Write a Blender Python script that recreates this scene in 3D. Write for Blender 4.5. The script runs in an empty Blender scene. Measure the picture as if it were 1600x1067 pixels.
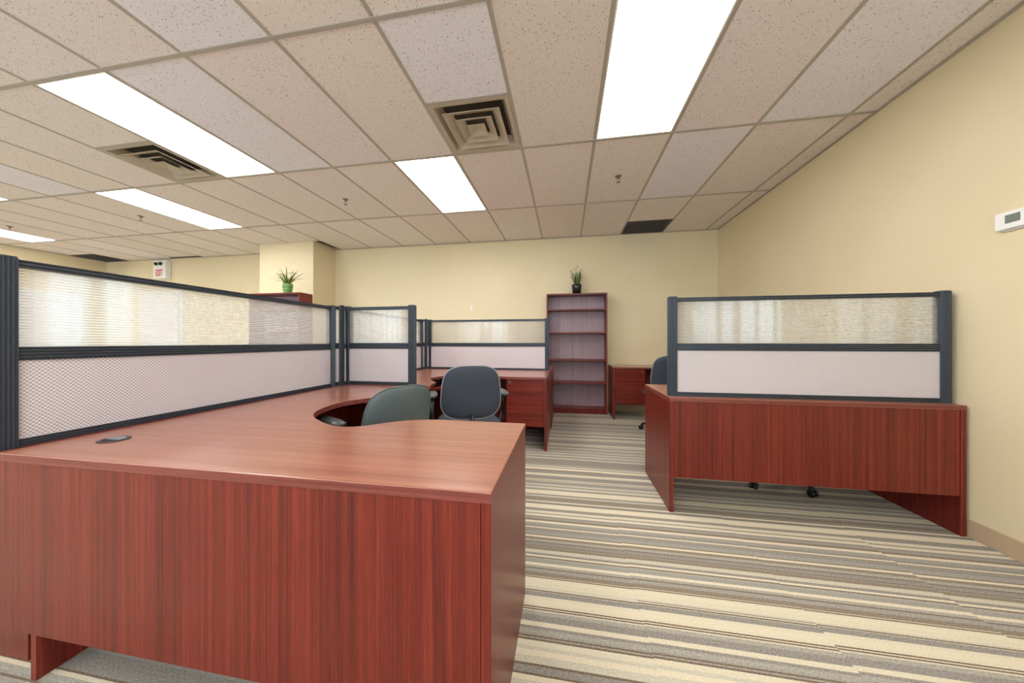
import bpy, bmesh, math, random
from mathutils import Vector, Matrix
random.seed(7)
PI = math.pi
scene = bpy.context.scene
COL = scene.collection

# ------------------------------------------------------------------ camera
F_PX, YAW, CAM_Z = 496.9, 0.1682, 1.10
cam_d = bpy.data.cameras.new('camera')
cam_d.sensor_width = 36.0
cam_d.lens = 36.0 * F_PX / 1600.0
cam_d.clip_start = 0.02
cam = bpy.data.objects.new('camera', cam_d)
cam.location = (0, 0, CAM_Z)
cam.rotation_euler = (PI / 2, 0, YAW)
COL.objects.link(cam)
scene.camera = cam

# ------------------------------------------------------------------ world, exposure
world = bpy.data.worlds.new('daylight')
scene.world = world
world.use_nodes = True
bg = world.node_tree.nodes['Background']
bg.inputs['Color'].default_value = (0.80, 0.91, 1.0, 1)
bg.inputs['Strength'].default_value = 5.5
LAMP = 13.0
scene.view_settings.view_transform = 'Standard'
scene.view_settings.look = 'None'
scene.view_settings.gamma = 1.0
scene.view_settings.use_curve_mapping = False
scene.view_settings.exposure = 0.30
try:
    scene.cycles.max_bounces = 14
    scene.cycles.transmission_bounces = 12
    scene.cycles.transparent_max_bounces = 16
    scene.cycles.use_denoising = True
    scene.cycles.sample_clamp_indirect = 6.0
    scene.cycles.blur_glossy = 0.5
except Exception:
    pass

# room dimensions
XL, XR, YF, YB, ZC = -9.60, 2.24, -3.2, 5.20, 2.7735
GX, GY, TX, TY = 0.233, 2.728, 0.61, 1.22      # ceiling grid
DT = 0.74                                      # desk height

# ------------------------------------------------------------------ materials
def new_mat(name):
    m = bpy.data.materials.new(name)
    m.use_nodes = True
    nt = m.node_tree
    b = nt.nodes['Principled BSDF']
    return m, nt, b

def N(nt, typ, **kw):
    n = nt.nodes.new(typ)
    for k, v in kw.items():
        if k.startswith('i_'):
            n.inputs[k[2:].replace('_', ' ')].default_value = v
        else:
            setattr(n, k, v)
    return n

def L(nt, a, ao, b, bi):
    nt.links.new(a.outputs[ao], b.inputs[bi])

def ramp(nt, stops, interp='LINEAR'):
    r = nt.nodes.new('ShaderNodeValToRGB')
    cr = r.color_ramp
    cr.interpolation = interp
    while len(cr.elements) > 1:
        cr.elements.remove(cr.elements[-1])
    cr.elements[0].position = stops[0][0]
    cr.elements[0].color = (*stops[0][1], 1)
    for p, c in stops[1:]:
        e = cr.elements.new(p)
        e.color = (*c, 1)
    return r

def srgb(r, g, b):
    f = lambda v: (v / 255 / 12.92) if v / 255 <= 0.04045 else ((v / 255 + 0.055) / 1.055) ** 2.4
    return (f(r), f(g), f(b))

def plain(name, rgb, rough=0.5, metal=0.0, spec=0.5, noise=0.0, coat=0.0):
    m, nt, b = new_mat(name)
    b.inputs['Base Color'].default_value = (*srgb(*rgb), 1)
    b.inputs['Roughness'].default_value = rough
    b.inputs['Metallic'].default_value = metal
    b.inputs['Specular IOR Level'].default_value = spec
    b.inputs['Coat Weight'].default_value = coat
    if noise:
        tc = N(nt, 'ShaderNodeTexCoord')
        no = N(nt, 'ShaderNodeTexNoise', i_Scale=90.0, i_Detail=3.0)
        L(nt, tc, 'Object', no, 'Vector')
        bp = N(nt, 'ShaderNodeBump', i_Strength=noise, i_Distance=0.002)
        L(nt, no, 'Fac', bp, 'Height')
        L(nt, bp, 'Normal', b, 'Normal')
    return m

def wood(name, axis, dark=(76, 20, 15), mid=(110, 32, 22), light=(136, 51, 34), rough=0.34, coat=0.03):
    m, nt, b = new_mat(name)
    tc = N(nt, 'ShaderNodeTexCoord')
    def lay(long, cross, detail, dist=0.0):
        mp = N(nt, 'ShaderNodeMapping')
        sc = [cross] * 3
        sc['XYZ'.index(axis)] = long
        mp.inputs['Scale'].default_value = sc
        L(nt, tc, 'Object', mp, 'Vector')
        no = N(nt, 'ShaderNodeTexNoise', i_Scale=1.0, i_Detail=detail, i_Roughness=0.6, i_Distortion=dist)
        L(nt, mp, 'Vector', no, 'Vector')
        return no
    a = lay(0.35, 45, 3.0, 0.1)
    f = lay(1.8, 190, 3.0)
    g = lay(14, 420, 2.0)
    m1 = N(nt, 'ShaderNodeMix', data_type='FLOAT')
    m1.inputs[0].default_value = 0.42
    L(nt, a, 'Fac', m1, 2); L(nt, f, 'Fac', m1, 3)
    m2 = N(nt, 'ShaderNodeMix', data_type='FLOAT')
    m2.inputs[0].default_value = 0.22
    nt.links.new(m1.outputs[0], m2.inputs[2]); L(nt, g, 'Fac', m2, 3)
    r = ramp(nt, [(0.36, srgb(*dark)), (0.5, srgb(*mid)), (0.64, srgb(*light))])
    nt.links.new(m2.outputs[0], r.inputs['Fac'])
    L(nt, r, 'Color', b, 'Base Color')
    b.inputs['Roughness'].default_value = rough
    b.inputs['Specular IOR Level'].default_value = 0.42
    b.inputs['Coat Weight'].default_value = coat
    b.inputs['Coat Roughness'].default_value = 0.22
    bp = N(nt, 'ShaderNodeBump', i_Strength=0.06, i_Distance=0.0006)
    L(nt, g, 'Fac', bp, 'Height')
    L(nt, bp, 'Normal', b, 'Normal')
    return m

def wall_mat():
    m, nt, b = new_mat('cream_wall_paint')
    tc = N(nt, 'ShaderNodeTexCoord')
    no = N(nt, 'ShaderNodeTexNoise', i_Scale=1.3, i_Detail=2.0)
    L(nt, tc, 'Object', no, 'Vector')
    r = ramp(nt, [(0.3, srgb(225, 209, 174)), (0.7, srgb(230, 215, 182))])
    L(nt, no, 'Fac', r, 'Fac')
    L(nt, r, 'Color', b, 'Base Color')
    b.inputs['Roughness'].default_value = 0.55
    b.inputs['Specular IOR Level'].default_value = 0.3
    n2 = N(nt, 'ShaderNodeTexNoise', i_Scale=220.0, i_Detail=2.0)
    L(nt, tc, 'Object', n2, 'Vector')
    bp = N(nt, 'ShaderNodeBump', i_Strength=0.08, i_Distance=0.001)
    L(nt, n2, 'Fac', bp, 'Height'); L(nt, bp, 'Normal', b, 'Normal')
    return m

def tile_mat():
    m, nt, b = new_mat('fissured_ceiling_tile')
    geo = N(nt, 'ShaderNodeNewGeometry')
    oi = N(nt, 'ShaderNodeObjectInfo')
    v = N(nt, 'ShaderNodeTexVoronoi', feature='F1', i_Scale=95.0, i_Randomness=1.0)
    L(nt, geo, 'Position', v, 'Vector')
    sep = N(nt, 'ShaderNodeSeparateColor')
    L(nt, v, 'Color', sep, 'Color')
    big = N(nt, 'ShaderNodeTexNoise', i_Scale=9.0, i_Detail=1.0)
    L(nt, geo, 'Position', big, 'Vector')
    # hole radius differs from cell to cell, and most cells have none
    mr = N(nt, 'ShaderNodeMapRange')
    mr.inputs[1].default_value = 0.54; mr.inputs[2].default_value = 1.0
    mr.inputs[3].default_value = 0.0; mr.inputs[4].default_value = 0.34
    L(nt, sep, 'Red', mr, 0)
    lt = N(nt, 'ShaderNodeMath', operation='LESS_THAN')
    L(nt, v, 'Distance', lt, 0); nt.links.new(mr.outputs[0], lt.inputs[1])
    v2 = N(nt, 'ShaderNodeTexVoronoi', feature='F1', i_Scale=260.0)
    L(nt, geo, 'Position', v2, 'Vector')
    s2 = N(nt, 'ShaderNodeSeparateColor'); L(nt, v2, 'Color', s2, 'Color')
    gt = N(nt, 'ShaderNodeMath', operation='GREATER_THAN'); gt.inputs[1].default_value = 0.80
    L(nt, s2, 'Green', gt, 0)
    mul = N(nt, 'ShaderNodeMath', operation='MULTIPLY'); mul.inputs[1].default_value = 0.16
    nt.links.new(gt.outputs[0], mul.inputs[0])
    mx = N(nt, 'ShaderNodeMath', operation='MAXIMUM')
    nt.links.new(lt.outputs[0], mx.inputs[0]); nt.links.new(mul.outputs[0], mx.inputs[1])
    sc = N(nt, 'ShaderNodeMath', operation='MULTIPLY'); sc.inputs[1].default_value = 0.72
    nt.links.new(mx.outputs[0], sc.inputs[0])
    mix = N(nt, 'ShaderNodeMix', data_type='RGBA')
    nt.links.new(sc.outputs[0], mix.inputs[0])
    L(nt, oi, 'Color', mix, 6)
    mix.inputs[7].default_value = (*srgb(70, 58, 48), 1)
    nt.links.new(mix.outputs[2], b.inputs['Base Color'])
    b.inputs['Roughness'].default_value = 0.9
    b.inputs['Specular IOR Level'].default_value = 0.1
    inv = N(nt, 'ShaderNodeMath', operation='SUBTRACT'); inv.inputs[0].default_value = 1.0
    nt.links.new(lt.outputs[0], inv.inputs[1])
    bp = N(nt, 'ShaderNodeBump', i_Strength=0.4, i_Distance=0.002)
    nt.links.new(inv.outputs[0], bp.inputs['Height'])
    L(nt, bp, 'Normal', b, 'Normal')
    return m

def carpet_mat():
    m, nt, b = new_mat('striped_loop_carpet')
    geo = N(nt, 'ShaderNodeNewGeometry')
    oi = N(nt, 'ShaderNodeObjectInfo')
    sp = N(nt, 'ShaderNodeSeparateXYZ'); L(nt, geo, 'Position', sp, 'Vector')
    # each tile is laid a little out of register
    off = N(nt, 'ShaderNodeMath', operation='MULTIPLY'); off.inputs[1].default_value = 0.016
    L(nt, oi, 'Random', off, 0)
    w = N(nt, 'ShaderNodeMath', operation='ADD')
    L(nt, sp, 'Y', w, 0); nt.links.new(off.outputs[0], w.inputs[1])
    wob = N(nt, 'ShaderNodeTexNoise', i_Scale=260.0, i_Detail=1.0)
    L(nt, geo, 'Position', wob, 'Vector')
    wm = N(nt, 'ShaderNodeMath', operation='MULTIPLY_ADD'); wm.inputs[1].default_value = 0.0022
    L(nt, wob, 'Fac', wm, 0); nt.links.new(w.outputs[0], wm.inputs[2])
    v = N(nt, 'ShaderNodeTexVoronoi', voronoi_dimensions='1D', feature='F1', i_Scale=48.0, i_Randomness=1.0)
    nt.links.new(wm.outputs[0], v.inputs['W'])
    s = N(nt, 'ShaderNodeSeparateColor'); L(nt, v, 'Color', s, 'Color')
    r = ramp(nt, [(0.0, srgb(214, 203, 178)), (0.13, srgb(146, 139, 131)), (0.37, srgb(198, 190, 170)),
                  (0.45, srgb(158, 152, 142)), (0.64, srgb(140, 126, 108)), (0.73, srgb(218, 206, 180)),
                  (0.85, srgb(166, 160, 148))], 'CONSTANT')
    L(nt, s, 'Red', r, 'Fac')
    # thin dark pin stripes
    v2 = N(nt, 'ShaderNodeTexVoronoi', voronoi_dimensions='1D', feature='F1', i_Scale=15.0, i_Randomness=1.0)
    nt.links.new(wm.outputs[0], v2.inputs['W'])
    lt = N(nt, 'ShaderNodeMath', operation='LESS_THAN'); lt.inputs[1].default_value = 0.05
    L(nt, v2, 'Distance', lt, 0)
    mix = N(nt, 'ShaderNodeMix', data_type='RGBA')
    nt.links.new(lt.outputs[0], mix.inputs[0])
    L(nt, r, 'Color', mix, 6)
    mix.inputs[7].default_value = (*srgb(118, 100, 80), 1)
    # heathered yarn
    n1 = N(nt, 'ShaderNodeTexNoise', i_Scale=150.0, i_Detail=5.0, i_Roughness=0.75)
    L(nt, geo, 'Position', n1, 'Vector')
    hr = N(nt, 'ShaderNodeMapRange')
    hr.inputs[1].default_value = 0.3; hr.inputs[2].default_value = 0.7
    hr.inputs[3].default_value = 0.42; hr.inputs[4].default_value = 1.52
    L(nt, n1, 'Fac', hr, 0)
    mm = N(nt, 'ShaderNodeMix', data_type='RGBA', blend_type='MULTIPLY')
    bw = N(nt, 'ShaderNodeRGBToBW'); nt.links.new(mix.outputs[2], bw.inputs[0])
    hf = N(nt, 'ShaderNodeMapRange')      # pale yarns are plain, grey ones heathered
    hf.inputs[1].default_value = 0.28; hf.inputs[2].default_value = 0.62; hf.inputs[3].default_value = 1.0; hf.inputs[4].default_value = 0.3
    nt.links.new(bw.outputs[0], hf.inputs[0]); nt.links.new(hf.outputs[0], mm.inputs[0])
    nt.links.new(mix.outputs[2], mm.inputs[6])
    cb = N(nt, 'ShaderNodeCombineColor')
    for k in range(3):
        nt.links.new(hr.outputs[0], cb.inputs[k])
    L(nt, cb, 'Color', mm, 7)
    nt.links.new(mm.outputs[2], b.inputs['Base Color'])
    b.inputs['Roughness'].default_value = 0.95
    b.inputs['Specular IOR Level'].default_value = 0.05
    b.inputs['Sheen Weight'].default_value = 0.15
    bp = N(nt, 'ShaderNodeBump', i_Strength=0.5, i_Distance=0.003)
    L(nt, n1, 'Fac', bp, 'Height'); L(nt, bp, 'Normal', b, 'Normal')
    return m

def panel_fabric():
    m, nt, b = new_mat('dotted_panel_fabric')
    tc = N(nt, 'ShaderNodeTexCoord')
    mp = N(nt, 'ShaderNodeMapping')
    mp.inputs['Scale'].default_value = (1 / 0.0094, 0.0, 1 / 0.0094)
    mp.inputs['Rotation'].default_value = (0, PI / 4, 0)
    L(nt, tc, 'Object', mp, 'Vector')
    v = N(nt, 'ShaderNodeTexVoronoi', feature='F1', i_Scale=1.0, i_Randomness=0.0)
    L(nt, mp, 'Vector', v, 'Vector')
    r = ramp(nt, [(0.0, srgb(224, 215, 217)), (0.34, srgb(218, 209, 212)), (0.46, srgb(200, 190, 195)), (0.62, srgb(132, 122, 130))])
    L(nt, v, 'Distance', r, 'Fac')
    L(nt, r, 'Color', b, 'Base Color')
    b.inputs['Roughness'].default_value = 0.9
    b.inputs['Specular IOR Level'].default_value = 0.15
    bp = N(nt, 'ShaderNodeBump', i_Strength=0.5, i_Distance=0.002, invert=True)
    L(nt, v, 'Distance', bp, 'Height'); L(nt, bp, 'Normal', b, 'Normal')
    return m

RIB = 0.277 / 26
def poly_glazing():
    # clear ribbed polycarbonate with a milky cast; the ribs themselves are geometry
    m = bpy.data.materials.new('ribbed_polycarbonate'); m.use_nodes = True
    nt = m.node_tree
    nt.nodes.clear()
    out = N(nt, 'ShaderNodeOutputMaterial')
    gl = N(nt, 'ShaderNodeBsdfRefraction'); gl.inputs['IOR'].default_value = 1.15
    gl.inputs['Roughness'].default_value = 0.02; gl.inputs['Color'].default_value = (0.98, 0.98, 0.98, 1)
    tp = N(nt, 'ShaderNodeBsdfTransparent'); tp.inputs[0].default_value = (0.97, 0.98, 0.98, 1)
    a0 = N(nt, 'ShaderNodeMixShader'); a0.inputs[0].default_value = 0.0
    nt.links.new(tp.outputs[0], a0.inputs[1]); nt.links.new(gl.outputs[0], a0.inputs[2])
    tr = N(nt, 'ShaderNodeBsdfTranslucent'); tr.inputs['Color'].default_value = (0.95, 0.95, 0.93, 1)
    df = N(nt, 'ShaderNodeBsdfDiffuse'); df.inputs['Color'].default_value = (0.93, 0.93, 0.92, 1)
    a1 = N(nt, 'ShaderNodeMixShader'); a1.inputs[0].default_value = 0.5
    nt.links.new(tr.outputs[0], a1.inputs[1]); nt.links.new(df.outputs[0], a1.inputs[2])
    # milky webs between the flutes
    tc = N(nt, 'ShaderNodeTexCoord'); sp = N(nt, 'ShaderNodeSeparateXYZ'); L(nt, tc, 'Object', sp, 'Vector')
    ma = N(nt, 'ShaderNodeMath', operation='MULTIPLY_ADD')
    ma.inputs[1].default_value = 2 * PI / RIB; ma.inputs[2].default_value = -2 * PI * 0.347 / RIB
    L(nt, sp, 'Z', ma, 0)
    co = N(nt, 'ShaderNodeMath', operation='COSINE'); nt.links.new(ma.outputs[0], co.inputs[0])
    mr = N(nt, 'ShaderNodeMapRange')
    mr.inputs[1].default_value = -0.3; mr.inputs[2].default_value = 0.8; mr.inputs[3].default_value = 0.12; mr.inputs[4].default_value = 0.72
    nt.links.new(co.outputs[0], mr.inputs[0])
    a2 = N(nt, 'ShaderNodeMixShader'); nt.links.new(mr.outputs[0], a2.inputs[0])
    nt.links.new(a0.outputs[0], a2.inputs[1]); nt.links.new(a1.outputs[0], a2.inputs[2])
    gs = N(nt, 'ShaderNodeBsdfGlossy'); gs.inputs['Roughness'].default_value = 0.12
    a3 = N(nt, 'ShaderNodeMixShader'); a3.inputs[0].default_value = 0.07
    nt.links.new(a2.outputs[0], a3.inputs[1]); nt.links.new(gs.outputs[0], a3.inputs[2])
    nt.links.new(a3.outputs[0], out.inputs['Surface'])
    return m

def window_glass():
    m = bpy.data.materials.new('window_glass'); m.use_nodes = True
    nt = m.node_tree; nt.nodes.clear()
    out = N(nt, 'ShaderNodeOutputMaterial')
    t = N(nt, 'ShaderNodeBsdfTransparent'); t.inputs[0].default_value = (0.93, 0.97, 0.97, 1)
    g = N(nt, 'ShaderNodeBsdfGlossy'); g.inputs['Roughness'].default_value = 0.02
    x = N(nt, 'ShaderNodeMixShader'); x.inputs[0].default_value = 0.06
    nt.links.new(t.outputs[0], x.inputs[1]); nt.links.new(g.outputs[0], x.inputs[2])
    nt.links.new(x.outputs[0], out.inputs['Surface'])
    return m

def lamp_lens():
    m = bpy.data.materials.new('lit_prismatic_lens'); m.use_nodes = True
    nt = m.node_tree; nt.nodes.clear()
    out = N(nt, 'ShaderNodeOutputMaterial')
    e = N(nt, 'ShaderNodeEmission')
    e.inputs['Color'].default_value = (1.0, 0.985, 0.955, 1); e.inputs['Strength'].default_value = LAMP
    nt.links.new(e.outputs[0], out.inputs['Surface'])
    return m

WTOP = wood('mahogany_desktop_sheen', 'X', (132, 70, 52), (156, 94, 72), (172, 112, 88), 0.28, 0.6)  # paler than the panels: reflected ceiling and walls put into the colour
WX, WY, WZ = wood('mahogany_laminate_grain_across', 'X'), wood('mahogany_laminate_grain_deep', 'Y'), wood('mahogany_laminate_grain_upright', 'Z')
WBACK = wood('mahogany_back_lit', 'Z', (134, 108, 118), (156, 130, 140), (172, 146, 154), 0.4)  # lightened mahogany: the light on the shelf backs is in the colour
WALL, TILE, CARPET, FABRIC, GLAZE, WGLASS, LENS = wall_mat(), tile_mat(), carpet_mat(), panel_fabric(), poly_glazing(), window_glass(), lamp_lens()
BLACK_AL = plain('charcoal_blue_aluminium', (66, 72, 82), 0.36, 0.4, 0.5)
TEE = plain('painted_tee_bar', (176, 168, 160), 0.5)
WHITE_METAL = plain('white_enamel', (232, 230, 224), 0.4)
VENT = plain('grey_beige_vent_enamel', (190, 178, 160), 0.45)
DARK = plain('hole_shade', (30, 27, 25), 0.8)
GRILLE = plain('grey_grille', (92, 90, 92), 0.6)
CHROME = plain('brushed_steel', (150, 148, 145), 0.3, 0.9)
BASEB = plain('taupe_baseboard', (190, 165, 138), 0.5)
WHITE_PL = plain('white_plastic', (240, 240, 240), 0.35)
GREY_LCD = plain('grey_display', (120, 128, 126), 0.25)
UPH = plain('charcoal_upholstery', (58, 63, 76), 0.7, 0, 0.4, 0.15)
UPH_LIT = plain('upholstery_other_light', (88, 98, 100), 0.48, 0, 0.5, 0.05)  # same kind of chair, with its different lighting put into the colour
PIPE = plain('piping_highlight', (150, 152, 156), 0.35)  # pale tone is the shell seam's highlight, put into the colour
BLK_PL = plain('black_plastic', (24, 25, 30), 0.35)
ARM_PL = plain('grey_arm_pad', (72, 78, 80), 0.35)
GLOSS_BLACK = plain('glossy_black_ceramic', (12, 13, 15), 0.08)
GREEN_POT = plain('green_glazed_pot', (112, 160, 84), 0.3)
LEAF = plain('leaf_green', (78, 108, 38), 0.5)
LEAF2 = plain('yellow_green_leaf', (122, 132, 62), 0.5)
PETAL = plain('white_petal', (240, 236, 220), 0.6)
SOIL = plain('soil', (48, 38, 28), 0.9)
RED = plain('exit_red', (212, 30, 28), 0.4)
DOORW = plain('white_door_paint', (232, 230, 234), 0.4)
SLAB = plain('subfloor', (120, 112, 100), 0.9)

# ------------------------------------------------------------------ mesh helpers
class MB:
    def __init__(self):
        self.v, self.f, self.s = [], [], []
    def add(self, vs, fs, smooth=False):
        o = len(self.v)
        self.v += [tuple(p) for p in vs]
        self.f += [tuple(i + o for i in f) for f in fs]
        self.s += [smooth] * len(fs)
        return self
    def box(self, x0, x1, y0, y1, z0, z1, bevel=0.0, seg=1):
        if bevel:
            bm = bmesh.new()
            bmesh.ops.create_cube(bm, size=1)
            for v in bm.verts:
                v.co = Vector((x0 + (v.co.x + .5) * (x1 - x0), y0 + (v.co.y + .5) * (y1 - y0), z0 + (v.co.z + .5) * (z1 - z0)))
            bmesh.ops.bevel(bm, geom=bm.edges[:], offset=bevel, segments=seg, profile=0.6, affect='EDGES')
            bm.verts.index_update()
            self.add([v.co[:] for v in bm.verts], [[v.index for v in f.verts] for f in bm.faces])
            bm.free()
            return self
        vs = [(x, y, z) for z in (z0, z1) for y in (y0, y1) for x in (x0, x1)]
        return self.add(vs, [(0, 2, 3, 1), (4, 5, 7, 6), (0, 1, 5, 4), (2, 6, 7, 3), (0, 4, 6, 2), (1, 3, 7, 5)])
    def prism(self, pts, z0, z1, bevel=0.0):
        """pts counter-clockwise seen from above"""
        n = len(pts)
        bm = bmesh.new()
        lo = [bm.verts.new((p[0], p[1], z0)) for p in pts]
        hi = [bm.verts.new((p[0], p[1], z1)) for p in pts]
        bm.faces.new(lo[::-1]); top = bm.faces.new(hi)
        for i in range(n):
            bm.faces.new((lo[i], lo[(i + 1) % n], hi[(i + 1) % n], hi[i]))
        if bevel:
            bmesh.ops.bevel(bm, geom=list(top.edges), offset=bevel, segments=2, profile=0.6, affect='EDGES')
        bm.verts.index_update()
        self.add([v.co[:] for v in bm.verts], [[v.index for v in f.verts] for f in bm.faces])
        bm.free()
        return self
    def lathe(self, prof, c=(0, 0, 0), n=24, axis='Z', smooth=True):
        """prof: list of (r, h)"""
        vs, fs = [], []
        for r, h in prof:
            for k in range(n):
                a = 2 * PI * k / n
                x, y = r * math.cos(a), r * math.sin(a)
                p = {'Z': (x, y, h), 'X': (h, x, y), 'Y': (y, h, x)}[axis]
                vs.append((p[0] + c[0], p[1] + c[1], p[2] + c[2]))
        for j in range(len(prof) - 1):
            for k in range(n):
                k2 = (k + 1) % n
                fs.append((j * n + k, j * n + k2, (j + 1) * n + k2, (j + 1) * n + k))
        if prof[0][0] > 1e-6: fs.append(tuple(range(n))[::-1])
        if prof[-1][0] > 1e-6: fs.append(tuple((len(prof) - 1) * n + k for k in range(n)))
        return self.add(vs, fs, smooth)
    def tube(self, pts, rad, n=8, closed=False, flat=1.0, up=(0, 0, 1)):
        pts = [Vector(p) for p in pts]
        m = len(pts)
        rads = rad if isinstance(rad, (list, tuple)) else [rad] * m
        vs, fs = [], []
        for i, p in enumerate(pts):
            a = pts[(i - 1) % m] if (closed or i > 0) else p
            b = pts[(i + 1) % m] if (closed or i < m - 1) else p
            t = (b - a).normalized()
            u = Vector(up)
            s = t.cross(u)
            if s.length < 1e-4: s = t.cross(Vector((1, 0, 0)))
            s.normalize(); w = s.cross(t).normalized()
            for k in range(n):
                q = 2 * PI * k / n
                vs.append(p + s * (math.cos(q) * rads[i]) + w * (math.sin(q) * rads[i] * flat))
        r = m if closed else m - 1
        for i in range(r):
            for k in range(n):
                k2 = (k + 1) % n; i2 = (i + 1) % m
                fs.append((i * n + k, i * n + k2, i2 * n + k2, i2 * n + k))
        if not closed:
            fs.append(tuple(range(n))[::-1]); fs.append(tuple((m - 1) * n + k for k in range(n)))
        return self.add(vs, fs, True)
    def mesh(self, name, mat):
        me = bpy.data.meshes.new(name)
        me.from_pydata(self.v, [], self.f)
        bm = bmesh.new(); bm.from_mesh(me)
        bmesh.ops.recalc_face_normals(bm, faces=bm.faces[:])
        bm.to_mesh(me); bm.free()
        if len(me.polygons) == len(self.s):
            me.polygons.foreach_set('use_smooth', self.s)
        me.materials.append(mat)
        me.update()
        return me
    def build(self, name, mat, parent=None, label=None):
        return link(name, self.mesh(name, mat), parent, label)

def link(name, data, parent=None, label=None):
    o = bpy.data.objects.new(name, data)
    COL.objects.link(o)
    if parent is not None: o.parent = parent
    if label: o['label'] = label
    return o

def tag(o, label, cat, group=None):
    o['label'] = label; o['category'] = cat
    if group: o['group'] = group
    return o

def thing(name, label, cat, loc=(0, 0, 0), rz=0.0, group=None):
    o = bpy.data.objects.new(name, None)
    o.empty_display_size = 0.1
    COL.objects.link(o)
    o.location = loc; o.rotation_euler = (0, 0, rz)
    return tag(o, label, cat, group)

def struct(o, label=None):
    o['kind'] = 'structure'
    if label: o['label'] = label
    return o

def copy_tree(o, parent=None):
    c = o.copy(); COL.objects.link(c)
    if parent is not None: c.parent = parent
    for ch in [k for k in bpy.data.objects if k.parent is o]:
        copy_tree(ch, c)
    return c

def catmull(P, per=6):
    out = []
    for i in range(len(P) - 1):
        p0 = P[max(i - 1, 0)]; p1 = P[i]; p2 = P[i + 1]; p3 = P[min(i + 2, len(P) - 1)]
        for k in range(per):
            t = k / per
            out.append(tuple(0.5 * ((2 * p1[d]) + (-p0[d] + p2[d]) * t + (2 * p0[d] - 5 * p1[d] + 4 * p2[d] - p3[d]) * t * t
                                    + (-p0[d] + 3 * p1[d] - 3 * p2[d] + p3[d]) * t ** 3) for d in range(2)))
    out.append(tuple(P[-1]))
    return out

# ================================================================== SETTING
WT = 0.12
# ---- floor with carpet tiles
floor = struct(MB().box(XL - WT, XR + WT, YF - WT, YB + WT, -0.12, -0.012).build('floor', SLAB), 'office floor covered with striped carpet tiles')
full = {}
x = XL
ix = 0
CT = 0.66
while x < XR - 1e-4:
    x1 = min(x + CT, XR)
    y = YF
    while y < YB - 1e-4:
        y1 = min(y + CT, YB)
        key = (round(x1 - x, 3), round(y1 - y, 3))
        if key not in full:
            full[key] = MB().box(0, key[0] - 0.0004, 0, key[1] - 0.0004, -0.010, 0.0).mesh('carpet_tile', CARPET)
        t = link('carpet_tile', full[key], floor)
        t.location = (x, y, 0)
        y = y1
    x = x1; ix += 1

# ---- walls
def walls():
    wb = struct(MB().box(XL - WT, XR + WT, YB, YB + WT, -0.12, 2.95).build('wall_back', WALL), 'cream painted back wall')
    # left wall
    struct(MB().box(XL - WT, XL, YF, YB, -0.12, 2.95).build('wall_left', WALL), 'cream painted far left wall')
    # right wall, one window behind the camera
    m = MB()
    W0, W1, WS, WH = -2.85, -1.35, 0.95, 2.55
    m.box(XR, XR + WT, YF, W0, -0.12, 2.95); m.box(XR, XR + WT, W1, YB, -0.12, 2.95)
    m.box(XR, XR + WT, W0, W1, -0.12, WS); m.box(XR, XR + WT, W0, W1, WH, 2.95)
    struct(m.build('wall_right', WALL), 'cream painted right wall')
    window('window_1', 'Y', XR + WT * 0.4, W0, W1, WS, WH)
    # front wall behind the camera
    m = MB()
    op = [(-9.3, -7.8), (-7.5, -6.2), (-6.0, -4.4), (-3.6, -2.1), (-1.3, 0.2), (0.5, 2.0)]
    m.box(XL - WT, XR + WT, YF - WT, YF, -0.12, WS); m.box(XL - WT, XR + WT, YF - WT, YF, WH, 2.95)
    px = XL - WT
    for a, b in op + [(XR + WT, None)]:
        m.box(px, a, YF - WT, YF, WS, WH)
        px = b
    struct(m.build('wall_front', WALL), 'cream painted window wall')
    for k, (a, b) in enumerate(op):
        window('window_%d' % (k + 2), 'X', YF - WT * 0.4, a, b, WS, WH)
    # column
    struct(MB().box(-5.22, -4.17, 4.69, YB, -0.01, 2.80).build('column', WALL), 'cream boxed column standing out from the back wall')

def window(name, axis, plane, a, b, z0, z1):
    t = 0.03
    fr = MB()
    def bx(u0, u1, v0, v1, h):
        if axis == 'X': fr.box(u0, u1, plane - h, plane + h, v0, v1)
        else: fr.box(plane - h, plane + h, u0, u1, v0, v1)
    bx(a, b, z0, z0 + .05, t); bx(a, b, z1 - .05, z1, t)
    bx(a, a + .05, z0 + .05, z1 - .05, t); bx(b - .05, b, z0 + .05, z1 - .05, t)
    mid = (a + b) / 2
    bx(mid - .025, mid + .025, z0 + .05, z1 - .05, t)
    f = struct(fr.build(name, WHITE_METAL), 'white framed window')
    for u0, u1 in ((a + .05, mid - .025), (mid + .025, b - .05)):
        g = MB()
        if axis == 'X': g.box(u0, u1, plane - .003, plane + .003, z0 + .05, z1 - .05)
        else: g.box(plane - .003, plane + .003, u0, u1, z0 + .05, z1 - .05)
        g.build('pane', WGLASS, f)
walls()

# ---- baseboards
struct(MB().box(XR - 0.010, XR, YF, YB, 0, 0.102, 0.002).build('baseboard_right', BASEB), 'taupe baseboard along the right wall')
struct(MB().box(-4.17, XR - 0.010, YB - 0.010, YB, 0, 0.102, 0.002).build('baseboard_back', BASEB), 'taupe baseboard along the back wall')

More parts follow.
